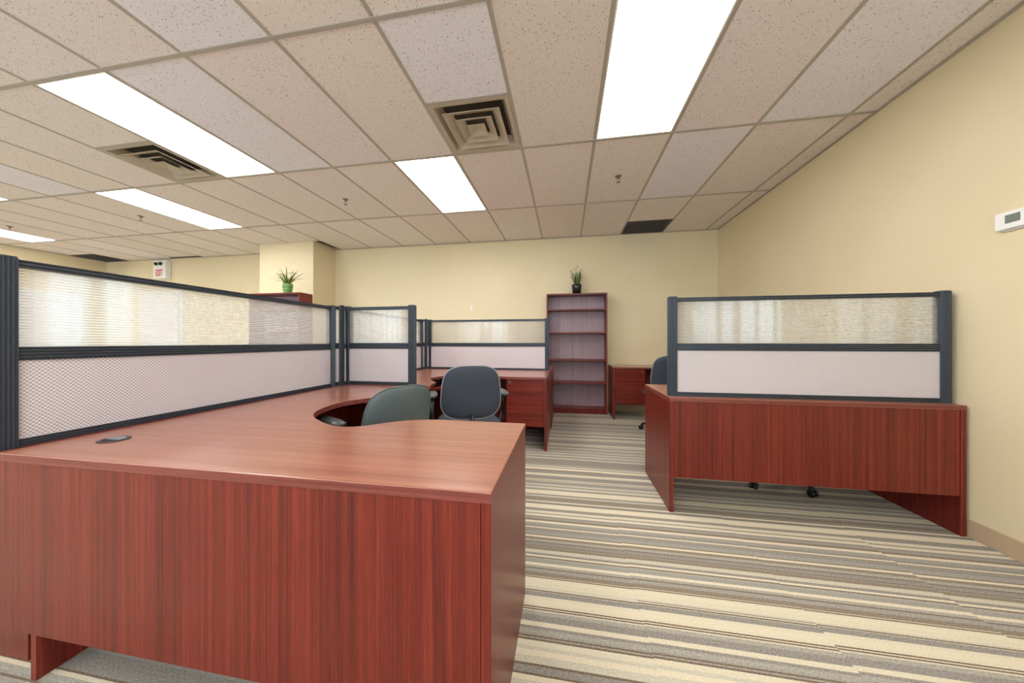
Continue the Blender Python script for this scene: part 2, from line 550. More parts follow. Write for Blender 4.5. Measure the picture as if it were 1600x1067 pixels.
# ---- ceiling: slab, tiles, tee bars
ceil = struct(MB().box(XL - WT, XR + WT, YF - WT, YB + WT, ZC + 0.12, ZC + 0.22).build('ceiling', SLAB), 'suspended ceiling of fissured tiles in a metal grid')
BEIGE = [srgb(238, 230, 226), srgb(236, 227, 222), srgb(240, 233, 230), srgb(237, 229, 226)]
PINK = srgb(238, 229, 231)
LAV = srgb(240, 237, 247)
LIGHTS = {(0, 1), (-6, 1), (-12, 1), (-3, 2), (-9, 2), (-15, 2), (-3, -1), (-9, -1), (0, -2), (-6, -2), (-12, -2)}
VENTS = {(-2, 1), (-7, 1)}
LAV_T = {(-4, 0), (-5, 1), (-2, 1), (2, 1), (-10, 1), (1, 2)}
PINK_T = {(-5, 0), (-4, 1), (1, 1), (-6, 0)}
xs = sorted({max(XL, GX + i * TX) for i in range(-17, 4)} | {XL, XR})
rows = {j: (max(YF, GY + (j - 2) * TY), min(YB, GY + (j - 1) * TY)) for j in range(-3, 4)}
rows[3] = (rows[3][0], YB)
shared = {}
def add_tile(x0, x1, y0, y1, color):
    g = 0.004
    key = (round(x1 - x0, 3), round(y1 - y0, 3))
    if key not in shared:
        shared[key] = MB().box(g, key[0] - g, g, key[1] - g, 0.004, 0.020).mesh('ceiling_tile', TILE)
    o = link('ceiling_tile', shared[key], ceil)
    o.location = (x0, y0, ZC)
    o.color = (*color, 1)
RET = {(1, 3): (4.66, YB), (-16, 3): (4.66, YB)}
for a, b in zip(xs[:-1], xs[1:]):
    if b - a < 0.02: continue
    i = math.floor((0.5 * (a + b) - GX) / TX)
    for j, (y0, y1) in rows.items():
        if (i, j) in LIGHTS: continue
        c = random.choice(BEIGE)
        if (i, j) in LAV_T: c = LAV
        if (i, j) in PINK_T: c = PINK
        if (i, j) in VENTS: y1 = y1 - TY / 2
        if (i, j) in RET: y1 = RET[(i, j)][0]
        # leave the column out
        if j == 3 and a < -4.2 and b > -5.2:
            y1 = 4.69
        add_tile(a, b, y0, y1, c)
tb = MB().box(-0.012, 0.012, YF, YB, 0.0015, 0.004).box(-0.003, 0.003, YF, YB, 0.004, 0.04).mesh('tee_bar', TEE)
for i in range(-16, 4):
    o = link('tee_bar', tb, ceil); o.location = (GX + i * TX, 0, ZC)
tb2 = MB().box(XL, XR, -0.012, 0.012, -0.0015, 0.004).box(XL, XR, -0.003, 0.003, 0.004, 0.04).mesh('tee_bar', TEE)
for j in range(-2, 4):
    o = link('tee_bar', tb2, ceil); o.location = (0, GY + (j - 2) * TY, ZC)
tb3 = MB().box(0.012, TX - 0.012, -0.012, 0.012, 0.0, 0.004).mesh('tee_bar', TEE)
for (i, j) in VENTS:
    o = link('tee_bar', tb3, ceil); o.location = (GX + i * TX, GY + (j - 1.5) * TY, ZC)
# wall angles
for nm, bb in (('wall_angle', (XR - 0.022, XR, YF, YB)), ('wall_angle', (XL, XR - 0.022, YB - 0.022, YB)), ('wall_angle', (XL, XL + 0.022, YF, YB - 0.022))):
    MB().box(bb[0], bb[1], bb[2], bb[3], ZC - 0.003, ZC + 0.001).build(nm, TEE, ceil)

# ---- fluorescent troffers
lens_me = MB().box(0.014, TX - 0.014, 0.014, TY - 0.014, 0.006, 0.012).mesh('lens', LENS)
fr = MB()
for bx in ((0.012, 0.022, 0.012, TY - .012), (TX - .022, TX - .012, 0.012, TY - .012), (.022, TX - .022, .012, .022), (.022, TX - .022, TY - .022, TY - .012)):
    fr.box(bx[0], bx[1], bx[2], bx[3], 0.001, 0.006)
fr.box(0.012, TX - .012, .012, TY - .012, 0.014, 0.10)
frame_me = fr.mesh('frame', WHITE_METAL)
LLAB = {(0, 1): 'lit ceiling light panel nearest the right wall, cut by the top of the picture',
        (-6, 1): 'long lit ceiling light panel at upper left, beside a square vent',
        (-12, 1): 'lit ceiling light panel at the left picture edge, mostly out of view',
        (-3, 2): 'lit ceiling light panel in the middle, behind the square vent',
        (-9, 2): 'lit ceiling light panel at left, below the long bright one',
        (-15, 2): 'lit ceiling light panel far off above the exit corner at left'}
for k in sorted(LIGHTS):
    t = thing('ceiling_light', LLAB.get(k, 'lit ceiling light panel behind the camera'), 'ceiling light', (GX + k[0] * TX, GY + (k[1] - 2) * TY, ZC), 0, 'recessed ceiling lights')
    link('lens', lens_me, t); link('frame', frame_me, t)

# ---- supply vents
def vent(i, j, label):
    t = thing('ceiling_vent', label, 'vent', (GX + (i + .5) * TX, GY + (j - 1.25) * TY, ZC), 0, 'square ceiling vents')
    s = 0.292
    MB().box(-s, s, -s, s, 0.075, 0.085).build('backing', plain('duct_interior', (74, 68, 58), 0.9), t)
    def ring(so, zo, si, zi, nm, th=0.004):
        m = MB()
        vs = []
        for (r, z) in ((so, zo), (si, zi), (si, zi + th), (so, zo + th)):
            vs += [(-r, -r, z), (r, -r, z), (r, r, z), (-r, r, z)]
        fs = []
        for q in range(4):
            q2 = (q + 1) % 4
            for w in range(4):
                w2 = (w + 1) % 4
                fs.append((w * 4 + q, w * 4 + q2, w2 * 4 + q2, w2 * 4 + q))
        m.add(vs, fs)
        return m.build(nm, VENT, t)
    ring(s, 0.0, 0.262, 0.004, 'frame')
    ring(0.262, 0.004, 0.225, 0.070, 'throat')
    ring(0.214, -0.014, 0.150, 0.018, 'louvre')
    ring(0.138, -0.014, 0.080, 0.018, 'louvre')
    m = MB()
    a, z0, z1 = 0.068, -0.014, 0.010
    m.add([(-a, -a, z0), (a, -a, z0), (a, a, z0), (-a, a, z0), (0, 0, z1), (-a, -a, z0 + .004), (a, -a, z0 + .004), (a, a, z0 + .004), (-a, a, z0 + .004), (0, 0, z1 + .01)],
          [(0, 1, 4), (1, 2, 4), (2, 3, 4), (3, 0, 4), (6, 5, 9), (7, 6, 9), (8, 7, 9), (5, 8, 9), (0, 5, 6, 1), (1, 6, 7, 2), (2, 7, 8, 3), (3, 8, 5, 0)])
    m.build('centre_cone', VENT, t)
vent(-2, 1, 'square ceiling vent with nested louvres above the middle light panel')
vent(-7, 1, 'square ceiling vent tucked against the long light panel at upper left')

# ---- return grilles
def grille(x0, x1, y0, y1, label):
    t = thing('return_grille', label, 'vent', ((x0 + x1) / 2, (y0 + y1) / 2, ZC), 0, 'dark return air grilles')
    w, h = (x1 - x0) / 2 - .004, (y1 - y0) / 2 - .004
    m = MB()
    for b in ((-w, w, -h, -h + .014), (-w, w, h - .014, h), (-w, -w + .014, -h + .014, h - .014), (w - .014, w, -h + .014, h - .014)):
        m.box(b[0], b[1], b[2], b[3], -0.002, 0.012)
    m.build('frame', GRILLE, t)
    m = MB()
    n = max(2, int(w * 2 / 0.03))
    for k in range(1, n):
        q = -w + 2 * w * k / n
        m.box(q - .0012, q + .0012, -h + .014, h - .014, 0.0, 0.012)
    n = max(2, int(h * 2 / 0.03))
    for k in range(1, n):
        q = -h + 2 * h * k / n
        m.box(-w + .014, w - .014, q - .0012, q + .0012, 0.0, 0.012)
    o = m.build('egg_crate', GRILLE, t); o['kind'] = 'stuff'
    MB().box(-w, w, -h, h, 0.02, 0.03).build('backing', plain('grille_backing_grey', (84, 80, 80), 0.9), t)  # plain grey sheet behind the slats
grille(GX + TX, GX + 2 * TX, 4.66, YB - .022, 'dark grey return grille in the ceiling at the back right corner')
grille(GX - 16 * TX, GX - 15 * TX, 4.66, YB - .022, 'dark return grille in the ceiling at the far left corner')
grille(-7.82, -7.08, 5.10, YB - .022, 'narrow dark return slot along the far wall right of the exit sign')

# ---- sprinklers
def sprinkler(x, y, label):
    t = thing('sprinkler_head', label, 'sprinkler', (x, y, ZC + 0.004), 0, 'sprinkler heads')
    MB().lathe([(0.001, 0), (0.034, 0), (0.030, -0.006), (0.016, -0.010), (0.001, -0.010)], n=20).build('escutcheon', CHROME, t)
    MB().lathe([(0.010, -0.009), (0.010, -0.026), (0.006, -0.030), (0.001, -0.030)], n=12).build('stem', CHROME, t)
    m = MB()
    for s in (-1, 1):
        m.tube([(s * .009, 0, -.022), (s * .017, 0, -.034), (s * .010, 0, -.052), (0, 0, -.058)], 0.0028, 6)
    m.build('frame_arm', CHROME, t)
    MB().lathe([(0.001, -.058), (0.019, -.060), (0.019, -.063), (0.001, -.063)], n=16).build('deflector', CHROME, t)
for (x, y), lb in (((0.523, 3.364), 'small sprinkler head between the right light panel and back wall'),
                   ((-2.565, 3.372), 'small sprinkler head left of the middle light panel'),
                   ((-5.607, 3.362), 'small sprinkler head left of the lower left light panel'),
                   ((-7.99, 3.342), 'small sprinkler head above the far light panel at left edge')):
    sprinkler(x, y, lb)

# ================================================================== PARTITIONS
PT, POSTW = 0.030, 0.050
def post_mesh(h, w=POSTW):
    # fluted square post, closed by a flat cap
    pts = []
    hw = w / 2
    n = 5
    for side in range(4):
        for k in range(n):
            u0 = -hw + w * (k + 0.12) / n; u1 = -hw + w * (k + 0.36) / n
            u2 = -hw + w * (k + 0.64) / n; u3 = -hw + w * (k + 0.88) / n
            for u, d in ((u0, 0), (u1, .0035), (u2, .0035), (u3, 0)):
                p = (u, -hw + d)
                for _ in range(side):
                    p = (-p[1], p[0])
                pts.append(p)
    m = MB().prism(pts, 0, h - 0.006)
    c = hw - 0.006
    m.prism([(-hw, -c), (-c, -hw), (c, -hw), (hw, -c), (hw, c), (c, hw), (-c, hw), (-hw, c)], h - 0.006, h)
    return m
def rail(x0, x1, z0, z1, t, grooves):
    # extruded rail with shallow lengthwise grooves on both faces
    prof = [(-t, z0)]
    front, back = [], []
    hz = z1 - z0
    for k in range(grooves):
        a = z0 + hz * (k + .30) / grooves; b = z0 + hz * (k + .5) / grooves; c = z0 + hz * (k + .7) / grooves
        front += [(-t, a), (-t + .003, b), (-t, c)]
        back += [(t, a), (t - .003, b), (t, c)]
    prof = [(-t, z0)] + front + [(-t, z1), (t, z1)] + back[::-1] + [(t, z0)]
    n = len(prof)
    m = MB()
    vs = [(x0, y, z) for y, z in prof] + [(x1, y, z) for y, z in prof]
    fs = [tuple(range(n)), tuple(range(2 * n - 1, n - 1, -1))]
    for k in range(n):
        k2 = (k + 1) % n
        fs.append((k, n + k, n + k2, k2))
    return m.add(vs, fs)
def ribbed_pane(x0, x1, z0, z1, pitch=0.0105, t=0.004):
    n = int(round((z1 - z0) / pitch)); seg = 8
    prof = []
    for k in range(n * seg + 1):
        q = k / (n * seg)
        a = (0.5 - 0.5 * math.cos(2 * PI * q * n))
        prof.append((t * 0.985 + t * 0.015 * a, z0 + (z1 - z0) * q))
    full = [(-y, z) for y, z in prof] + [(y, z) for y, z in prof[::-1]]
    m = MB()
    N_ = len(full)
    vs = [(x0, y, z) for y, z in full] + [(x1, y, z) for y, z in full]
    fs = []
    for k in range(N_):
        k2 = (k + 1) % N_
        fs.append((k, N_ + k, N_ + k2, k2))
    h = len(prof)
    for k in range(h - 1):       # end caps as quads
        fs.append((k, k + 1, N_ - 2 - k, N_ - 1 - k))
        fs.append((N_ + k, 2 * N_ - 1 - k, 2 * N_ - 2 - k, N_ + k + 1))
    return m.add(vs, fs, True)

def partition(label, start, end, posts=(True, True), base=DT, group='desk partitions', mid_post=None):
    s, e = Vector(start), Vector(end)
    d = e - s
    ln = d.length
    t = thing('desk_partition', label, 'partition', (s.x, s.y, base), math.atan2(d.y, d.x), group)
    H = 0.65
    hp = POSTW / 2
    if posts[0]: post_mesh(H + 0.008).build('post', BLACK_AL, t)
    if posts[1]:
        o = post_mesh(H + 0.008).build('post', BLACK_AL, t); o.location.x = ln
    a, b = hp, ln - hp
    rail(a, b, H - 0.026, H, 0.018, 2).build('top_rail', BLACK_AL, t)
    rail(a, b, 0.300, 0.347, 0.018, 4).build('middle_rail', BLACK_AL, t)
    rail(a, b, 0.0, 0.027, 0.018, 3).build('bottom_rail', BLACK_AL, t)
    ribbed_pane(a, b, 0.347, H - 0.026).build('ribbed_pane', GLAZE, t)
    MB().box(a, b, -0.014, 0.014, 0.027, 0.300).build('fabric_panel', FABRIC, t)
    if mid_post:
        o = post_mesh(H + 0.004, 0.030).build('post', BLACK_AL, t)
        o.location = mid_post
    return t

SX = -1.885
partition('long charcoal framed partition with ribbed glazing at the left, behind the near desk', (SX, 0.772), (SX, 2.306), base=DT - 0.006)
partition('short charcoal framed partition facing the viewer behind the green-grey chair', (-1.835, 2.44), (-1.245, 2.44))
partition('narrow corner section of partition between the long and the short screens', (SX, 2.306), (-1.835, 2.44), (False, False), mid_post=(0.045, -0.072, 0))
partition('charcoal framed partition on the desk in front of the tall bookcase', (-1.80, 4.02), (-0.235, 4.02), base=DT - 0.006)
partition('partition seen edge-on behind the post of the short screen', (SX, 2.52), (SX, 3.93), base=DT - 0.006)
partition('narrow corner section of partition at the far corner of the middle desk', (SX, 3.93), (-1.80, 4.02), (False, False), mid_post=(0.045, -0.06, 0))
partition('charcoal framed partition on the desk against the right wall', (0.700, 2.275), (2.188, 2.275))

# ================================================================== DESKS
TH = 0.026
def leg_panel(t, x0, x1, y0, y1, mat=None, name='leg_panel'):
    return MB().box(x0, x1, y0, y1, 0, DT - TH, 0.0015).build(name, mat or WZ, t)

# ---- near desk
cutA = [(-0.175, 1.388), (-0.50, 1.389), (-0.595, 1.386), (-0.708, 1.354), (-0.794, 1.288), (-0.842, 1.240), (-0.895, 1.210), (-0.975, 1.213), (-1.087, 1.268),
        (-1.202, 1.353), (-1.270, 1.450), (-1.306, 1.566), (-1.314, 1.672)]
t = thing('corner_desk', 'large mahogany desk filling the foreground, with a curved cutout', 'desk', (0, 0, 0), 0, 'mahogany desks')
poly = [(-1.815, 0.735), (-0.175, 0.735), (-0.175, 1.388)] + catmull(cutA[1:], 5) + [(-1.815, 1.672)]
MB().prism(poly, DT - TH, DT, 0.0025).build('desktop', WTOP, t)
MB().box(-1.95, -0.2015, 0.7385, 0.757, 0.170, DT - TH, 0.001).build('modesty_panel', WZ, t)
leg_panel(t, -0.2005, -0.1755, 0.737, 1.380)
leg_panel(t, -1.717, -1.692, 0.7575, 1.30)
g = MB().lathe([(0.030, 0.0), (0.042, 0.0), (0.042, 0.002), (0.040, 0.0035), (0.032, 0.0035), (0.030, 0.002), (0.030, 0.0)], n=28)
g_ = g.build('cable_grommet', BLK_PL, t); g_.location = (-1.632, 0.905, DT)
MB().lathe([(0.0005, 0.0), (0.030, 0.0), (0.030, 0.0006), (0.0005, 0.0006)], n=24).build('hole_shade_disc', DARK, g_)  # dark disc painted for the shade of an opening that isn't cut
cap = [(0.0295 * math.cos(a), 0.0295 * math.sin(a)) for a in [PI * (-0.05 + 1.1 * k / 14) for k in range(15)]]
MB().prism(cap, 0.001, 0.0040).build('grommet_cap', plain('grey_cap', (120, 126, 136), 0.3), g_)

# ---- return behind it
t = thing('return_desk', 'mahogany return desktop joined behind the near desk, below the short screen', 'desk', (0, 0, 0), 0, 'mahogany desks')
edge = catmull([(-1.314, 1.6725), (-1.300, 1.730), (-1.262, 1.80), (-1.229, 1.853), (-1.20, 1.93), (-1.19, 2.05), (-1.19, 2.20)], 5)
poly = [(-1.815, 1.6725)] + edge + [(-1.19, 2.423), (-1.815, 2.423)]
MB().prism(poly, DT - TH, DT, 0.0025).build('desktop', WTOP, t)
MB().box(-1.814, -1.796, 1.70, 2.395, 0.10, DT - TH, 0.001).build('modesty_panel', WZ, t)
leg_panel(t, -1.814, -1.20, 2.397, 2.421)

# ---- spines that carry the screens
t = thing('desk_spine', 'dark mahogany spine panel under the long partition', 'desk panel', (0, 0, 0), 0)
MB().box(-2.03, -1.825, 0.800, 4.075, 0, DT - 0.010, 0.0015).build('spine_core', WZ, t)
MB().box(-2.035, -1.8205, 0.735, 4.080, DT - 0.010, DT - 0.006, 0.001).build('spine_cap', WY, t)
t = thing('screen_ledge', 'mahogany ledge carrying the screen in front of the bookcase', 'desk panel', (0, 0, 0), 0)
MB().box(-1.81, -0.215, 3.985, 4.055, 0, DT - 0.010, 0.0015).build('ledge_core', WZ, t)
MB().box(-1.815, -0.205, 3.980, 4.060, DT - 0.010, DT - 0.006, 0.001).build('ledge_cap', WX, t)

def drawer_unit(t, x0, x1, yf, yb, z0, zsplit, z1, lock_right=False):
    p = MB().box(x0, x1, yf + .020, yb, z0, z1, 0.001).build('pedestal', WZ, t)
    for nm, a, b in (('drawer', z0, zsplit - .002), ('drawer', zsplit + .002, z1 - .003)):
        MB().box(x0 + .001, x1 - .001, yf, yf + .018, a, b, 0.0012).build(nm, WX, p)
    lx = x1 - 0.035 if lock_right else x0 + 0.035
    MB().lathe([(0.001, 0.0), (0.010, 0.0), (0.011, -.003), (0.006, -.004), (0.001, -.004)], n=16, axis='Y').build('lock', CHROME, p).location = (lx, yf, z1 - .032)
    return p

# ---- middle desk
t = thing('corner_desk', 'mahogany corner desk with a drawer pedestal below the middle screen', 'desk', (0, 0, 0), 0, 'mahogany desks')
cutM = catmull([(-1.140, 2.672), (-1.190, 2.725), (-1.262, 2.84), (-1.303, 2.935), (-1.303, 3.03), (-1.269, 3.114), (-1.18, 3.235), (-1.02, 3.285), (-0.80, 3.262), (-0.66, 3.215), (-0.55, 3.196)], 5)
poly = [(-1.815, 2.4235), (-1.085, 2.4235), (-1.12, 2.55)] + cutM + [(-0.19, 3.196), (-0.19, 3.978), (-1.815, 3.978)]
MB().prism(poly[::1], DT - TH, DT, 0.0025).build('desktop', WTOP, t)
leg_panel(t, -0.2155, -0.1905, 3.20, 3.976)
MB().box(-1.79, -0.2165, 3.955, 3.974, 0.10, DT - TH, 0.001).build('modesty_panel', WZ, t)
MB().box(-1.814, -1.796, 2.45, 3.95, 0.10, DT - TH, 0.001).build('modesty_panel', WZ, t)
drawer_unit(t, -0.602, -0.2165, 3.205, 3.72, 0.236, 0.5625, DT - TH)
tray = MB()
tray.prism([(-1.30, 2.90), (-1.12, 3.085), (-1.30, 3.265), (-1.48, 3.08)], 0.622, 0.640, 0.002)
tray.build('keyboard_tray', WX, t)
MB().box(-1.32, -1.28, 3.06, 3.10, 0.640, DT - TH).build('tray_bracket', BLK_PL, t)

# ---- desk beyond the middle screen
t = thing('straight_desk', 'mahogany desk half hidden between the middle screen and the bookcase', 'desk', (0, 0, 0), 0, 'mahogany desks')
MB().box(-1.815, -0.178, 4.0605, 4.74, DT - TH, DT, 0.0025, 2).build('desktop', WTOP, t)
leg_panel(t, -0.204, -0.179, 4.062, 4.738)
leg_panel(t, -1.814, -1.789, 4.085, 4.738)
MB().box(-1.788, -0.205, 4.10, 4.118, 0.205, DT - TH, 0.001).build('modesty_panel', WZ, t)

# ---- desk against the right wall
t = thing('straight_desk', 'mahogany desk against the right wall, its back panel facing the viewer', 'desk', (0, 0, 0), 0, 'mahogany desks')
MB().box(0.657, 2.2235, 2.190, 2.835, DT - TH, DT, 0.0025, 2).build('desktop', WTOP, t)
leg_panel(t, 0.658, 0.683, 2.192, 2.833)
leg_panel(t, 2.197, 2.2225, 2.192, 2.833)
MB().box(0.684, 2.196, 2.196, 2.214, 0.225, DT - TH, 0.001).build('modesty_panel', WZ, t)

# ---- desk along the back wall
t = thing('straight_desk', 'mahogany desk along the back wall with two drawers, beside the bookcase', 'desk', (0, 0, 0), 0, 'mahogany desks')
MB().box(0.652, 2.22, 4.655, 5.185, DT - TH, DT, 0.0025, 2).build('desktop', WTOP, t)
leg_panel(t, 0.653, 0.678, 4.657, 5.183)
leg_panel(t, 2.194, 2.219, 4.657, 5.183)
MB().box(0.679, 2.193, 5.160, 5.178, 0.12, DT - TH, 0.001).build('modesty_panel', WZ, t)
drawer_unit(t, 0.680, 1.085, 4.665, 5.14, 0.223, 0.541, DT - TH, True)

# ================================================================== BOOKCASES
def bookcase(label, x0, y0, w=0.91, d=0.245, h=1.836):
    t = thing('bookcase', label, 'bookcase', (x0, y0, 0), 0, 'tall mahogany bookcases')
    k = 0.022
    MB().box(0, k, 0, d, 0, h - k, 0.001).build('side_panel', WZ, t)
    MB().box(w - k, w, 0, d, 0, h - k, 0.001).build('side_panel', WZ, t)
    MB().box(0, w, 0, d, h - k, h, 0.001).build('top_panel', WX, t)
    MB().box(k, w - k, d - .008, d - .001, 0.0, h - k).build('back_panel', WBACK, t)
    for z in (1.600, 1.245, 0.826, 0.480, 0.080):
        MB().box(k, w - k, 0.004, d - .008, z - k, z, 0.001).build('shelf', WX, t)
    MB().box(k, w - k, 0.010, 0.028, 0.0, 0.080 - k, 0.001).build('kick_panel', WZ, t)
    return t
bookcase('tall open mahogany bookcase with empty shelves against the back wall', -0.297, 4.945)
bookcase('bookcase top showing above the long partition, in front of the column', -4.875, 4.20, h=1.845)

# ================================================================== CHAIRS
def back_point(a, r, w, h):
    n = 3.4
    ca, sa = math.cos(a), math.sin(a)
    x = w * math.copysign(abs(ca) ** (2 / n), ca)
    z = h * math.copysign(abs(sa) ** (2 / n), sa)
    x *= 1.0 - 0.07 * (z / h)            # slightly narrower towards the top
    return x * r, z * r
def cushion(m, w, h, tf, tb, bend, place, n=40, rings=7):
    vs, fs = [], []
    def shell(sign, th, ex):
        base = len(vs)
        for j in range(1, rings + 1):
            r = math.sin(j / rings * PI / 2)
            for k in range(n):
                x, z = back_point(2 * PI * k / n, r, w, h)
                y = sign * th * max(0.0, 1 - r ** ex) ** 0.5 + bend * x * x
                vs.append(place(x, y, z))
        vs.append(place(0, sign * th, 0)); c = len(vs) - 1
        for k in range(n):
            fs.append((c, base + k, base + (k + 1) % n))
        for j in range(rings - 1):
            for k in range(n):
                k2 = (k + 1) % n
                fs.append((base + j * n + k, base + (j + 1) * n + k, base + (j + 1) * n + k2, base + j * n + k2))
        return base + (rings - 1) * n
    a = shell(1, tf, 3.0); b = shell(-1, tb, 5.0)
    for k in range(n):
        k2 = (k + 1) % n
        fs.append((a + k, a + k2, b + k2, b + k))
    m.add(vs, fs, True)
    return m
def chair(label, loc, face_deg, back_mat, arm_h=0.205, arms=True, seat_z=0.49, base_deg=0.0, lean=10, pipe=PIPE):
    t = thing('office_chair', label, 'chair', loc, math.radians(face_deg - 90), 'office task chairs')
    sz = seat_z
    # seat
    seat = cushion(MB(), 0.245, 0.235, 0.035, 0.045, -0.25, lambda x, y, z: (x, z + 0.02, sz - 0.03 + y))
    seat.build('seat', UPH, t)
    # backrest leaning away from the sitter
    la = math.radians(lean)
    zc = sz + 0.215
    def pl(x, y, z):
        return (x, -0.235 + y * math.cos(la) - z * math.sin(la), zc + z * math.cos(la) + y * math.sin(la))
    bk = cushion(MB(), 0.222, 0.205, 0.040, 0.026, 0.55, pl).build('backrest', back_mat, t)
    pts = []
    for k in range(56):
        x, z = back_point(2 * PI * k / 56, 0.995, 0.222, 0.205)
        pts.append(pl(x, -0.004 + 0.55 * x * x, z))
    MB().tube(pts, 0.0042, 6, closed=True, up=(0, 1, 0)).build('piping', pipe, bk)
    MB().tube([(0, -0.02, sz - .10), (0, -0.24, sz - .10), (0, -0.262, sz - .06), (0, -0.232, sz + .05)], [.018, .018, .018, .016], 8, flat=0.6).build('back_bracket', BLK_PL, t)
    for s in (-1, 1) if arms else ():
        ax = s * 0.285
        arm = MB()
        prof = [(-.125, .020), (-.11, .034), (-.04, .042), (.06, .042), (.11, .036), (.13, .020)]
        arm.tube([(ax, y, sz + arm_h) for y, r in prof], [r for y, r in prof], 14, flat=0.42)
        p = arm.build('arm_pad', ARM_PL, t)
        MB().tube([(s * .16, -0.01, sz - .085), (s * .26, -0.01, sz - .07), (ax, -0.01, sz - .01), (ax, -0.01, sz + arm_h - .015)], [.016, .016, .017, .019], 10).build('arm_post', BLK_PL, p)
    MB().box(-.11, .11, -.11, .12, sz - .115, sz - .070, .006).build('seat_plate', BLK_PL, t)
    MB().lathe([(0.024, 0.09), (0.026, 0.11), (0.026, 0.24), (0.014, 0.245), (0.014, sz - .11)], n=16).build('gas_lift', BLK_PL, t)
    MB().lathe([(0.001, .07), (0.045, .07), (0.048, .10), (0.040, .125), (0.020, .13), (0.001, .13)], n=20).build('hub', BLK_PL, t)
    for k in range(5):
        a = math.radians(base_deg - (face_deg - 90)) + 2 * PI * k / 5
        c, s = math.cos(a), math.sin(a)
        R = 0.285
        b = MB().tube([(c * .03, s * .03, .105), (c * .15, s * .15, .097), (c * .26, s * .26, .078), (c * R, s * R, .070)], [.024, .021, .017, .014], 8, flat=0.8).build('base_leg', BLK_PL, t)
        m = MB()
        # twin wheel castor
        px, py = -s, c
        for q in (-1, 1):
            cx, cy = c * (R + .008) + px * .014 * q, s * (R + .008) + py * .014 * q
            ring0 = []
            vs, fs = [], []
            prof = [(0.001, -.009), (0.020, -.009), (0.026, -.005), (0.0265, 0), (0.026, .005), (0.020, .009), (0.001, .009)]
            nn = 16
            for r, h in prof:
                for w in range(nn):
                    g2 = 2 * PI * w / nn
                    rad, zz = r * math.cos(g2), r * math.sin(g2)
                    vs.append((cx + c * rad + px * h, cy + s * rad + py * h, .0265 + zz))
            for j in range(len(prof) - 1):
                for w in range(nn):
                    w2 = (w + 1) % nn
                    fs.append((j * nn + w, j * nn + w2, (j + 1) * nn + w2, (j + 1) * nn + w))
            m.add(vs, fs, True)
        m.lathe([(0.001, .045), (0.015, .045), (0.017, .058), (0.009, .066), (0.001, .066)], c=(c * R, s * R, 0), n=12)
        m.build('castor', BLK_PL, b)
    return t
fdir = lambda d: (math.cos(math.radians(d)), math.sin(math.radians(d)))
def chair_by_back(label, bx, by, face, *a, **k):
    f = fdir(face)
    return chair(label, (bx + f[0] * .235, by + f[1] * .235, 0), face, *a, **k)
chair_by_back('office chair toned green-grey by its lighting, in the curved cutout of the near desk', -0.95, 1.72, 152, UPH_LIT, arm_h=0.225, seat_z=0.43, base_deg=20, lean=12, pipe=UPH_LIT)
chair_by_back('charcoal office chair with highlight-toned piping, at the middle desk', -0.69, 2.28, 114, UPH, arm_h=0.175, seat_z=0.505, base_deg=0, lean=8)
chair('office chair under the right wall desk, only its castors showing', (1.60, 2.84, 0), -90, UPH, seat_z=0.45, base_deg=222)
chair_by_back('black office chair at the back wall desk, beside the right partition', 1.175, 3.80, 92, UPH, arms=False, seat_z=0.525, base_deg=0)

# ================================================================== PLANTS
def blade(m, base, az, length, rise, droop, width, seg=6):
    L_, R_ = [], []
    x0, y0, z0 = base
    ca, sa = math.cos(az), math.sin(az)
    for k in range(seg + 1):
        q = k / seg
        h = length * q
        z = z0 + rise * q - droop * q * q
        w = width * (0.6 + 0.8 * q) * (1 - q) ** 0.6 if k < seg else 0.0004
        px, py = x0 + ca * h, y0 + sa * h
        L_.append((px - sa * w, py + ca * w, z)); R_.append((px + sa * w, py - ca * w, z))
    th = 0.0012
    vs = L_ + R_ + [(a, b, c - th) for a, b, c in L_] + [(a, b, c - th) for a, b, c in R_]
    n = seg + 1
    fs = []
    for k in range(seg):
        fs += [(k, k + 1, n + k + 1, n + k), (2 * n + k, 3 * n + k, 3 * n + k + 1, 2 * n + k + 1),
               (k, 2 * n + k, 2 * n + k + 1, k + 1), (n + k, n + k + 1, 3 * n + k + 1, 3 * n + k)]
    m.add(vs, fs, True)
def flower(m, c, s):
    for k in range(5):
        a = 2 * PI * k / 5 + c[0] * 30
        blade(m, c, a, s, s * 0.9, s * 0.35, s * 0.5, 4)

def potted(name, label, loc, potmat, prof, h):
    t = thing(name, label, 'plant', loc)
    MB().lathe(prof, n=28).build('pot', potmat, t)
    MB().lathe([(0.001, h - .012), (prof[-2][0] - .004, h - .012), (prof[-2][0] - .004, h - .016), (0.001, h - .016)], n=20).build('soil', SOIL, t)
    return t
# black pot on the tall bookcase
t = potted('potted_plant', 'small plant with white flowers in a glossy black pot on the bookcase', (0.165, 5.055, 1.836), GLOSS_BLACK,
           [(0.001, 0), (0.058, 0), (0.062, .004), (0.074, .10), (0.079, .145), (0.077, .147), (0.070, .140), (0.001, .134)], .147)
for k in range(22):
    m = MB()
    az = random.uniform(0, 2 * PI)
    blade(m, (0.03 * math.cos(az), 0.03 * math.sin(az), .134), az, random.uniform(.01, .09), random.uniform(.15, .25), random.uniform(0, .03), .013)
    m.build('leaf', LEAF, t)
for k in range(13):
    az = 2 * PI * k / 13
    r = random.uniform(.03, .11)
    z = .134 + random.uniform(.12, .26) * (1.2 - r * 2.5)
    m = MB(); p = (r * math.cos(az), r * math.sin(az), max(z, .20))
    m.tube([(0.02 * math.cos(az), .02 * math.sin(az), .134), (p[0] * .7, p[1] * .7, p[2] * .8), p], .0016, 5)
    s_ = m.build('flower_stem', LEAF2, t)
    m = MB(); flower(m, p, .036); m.build('flower', PETAL, s_)
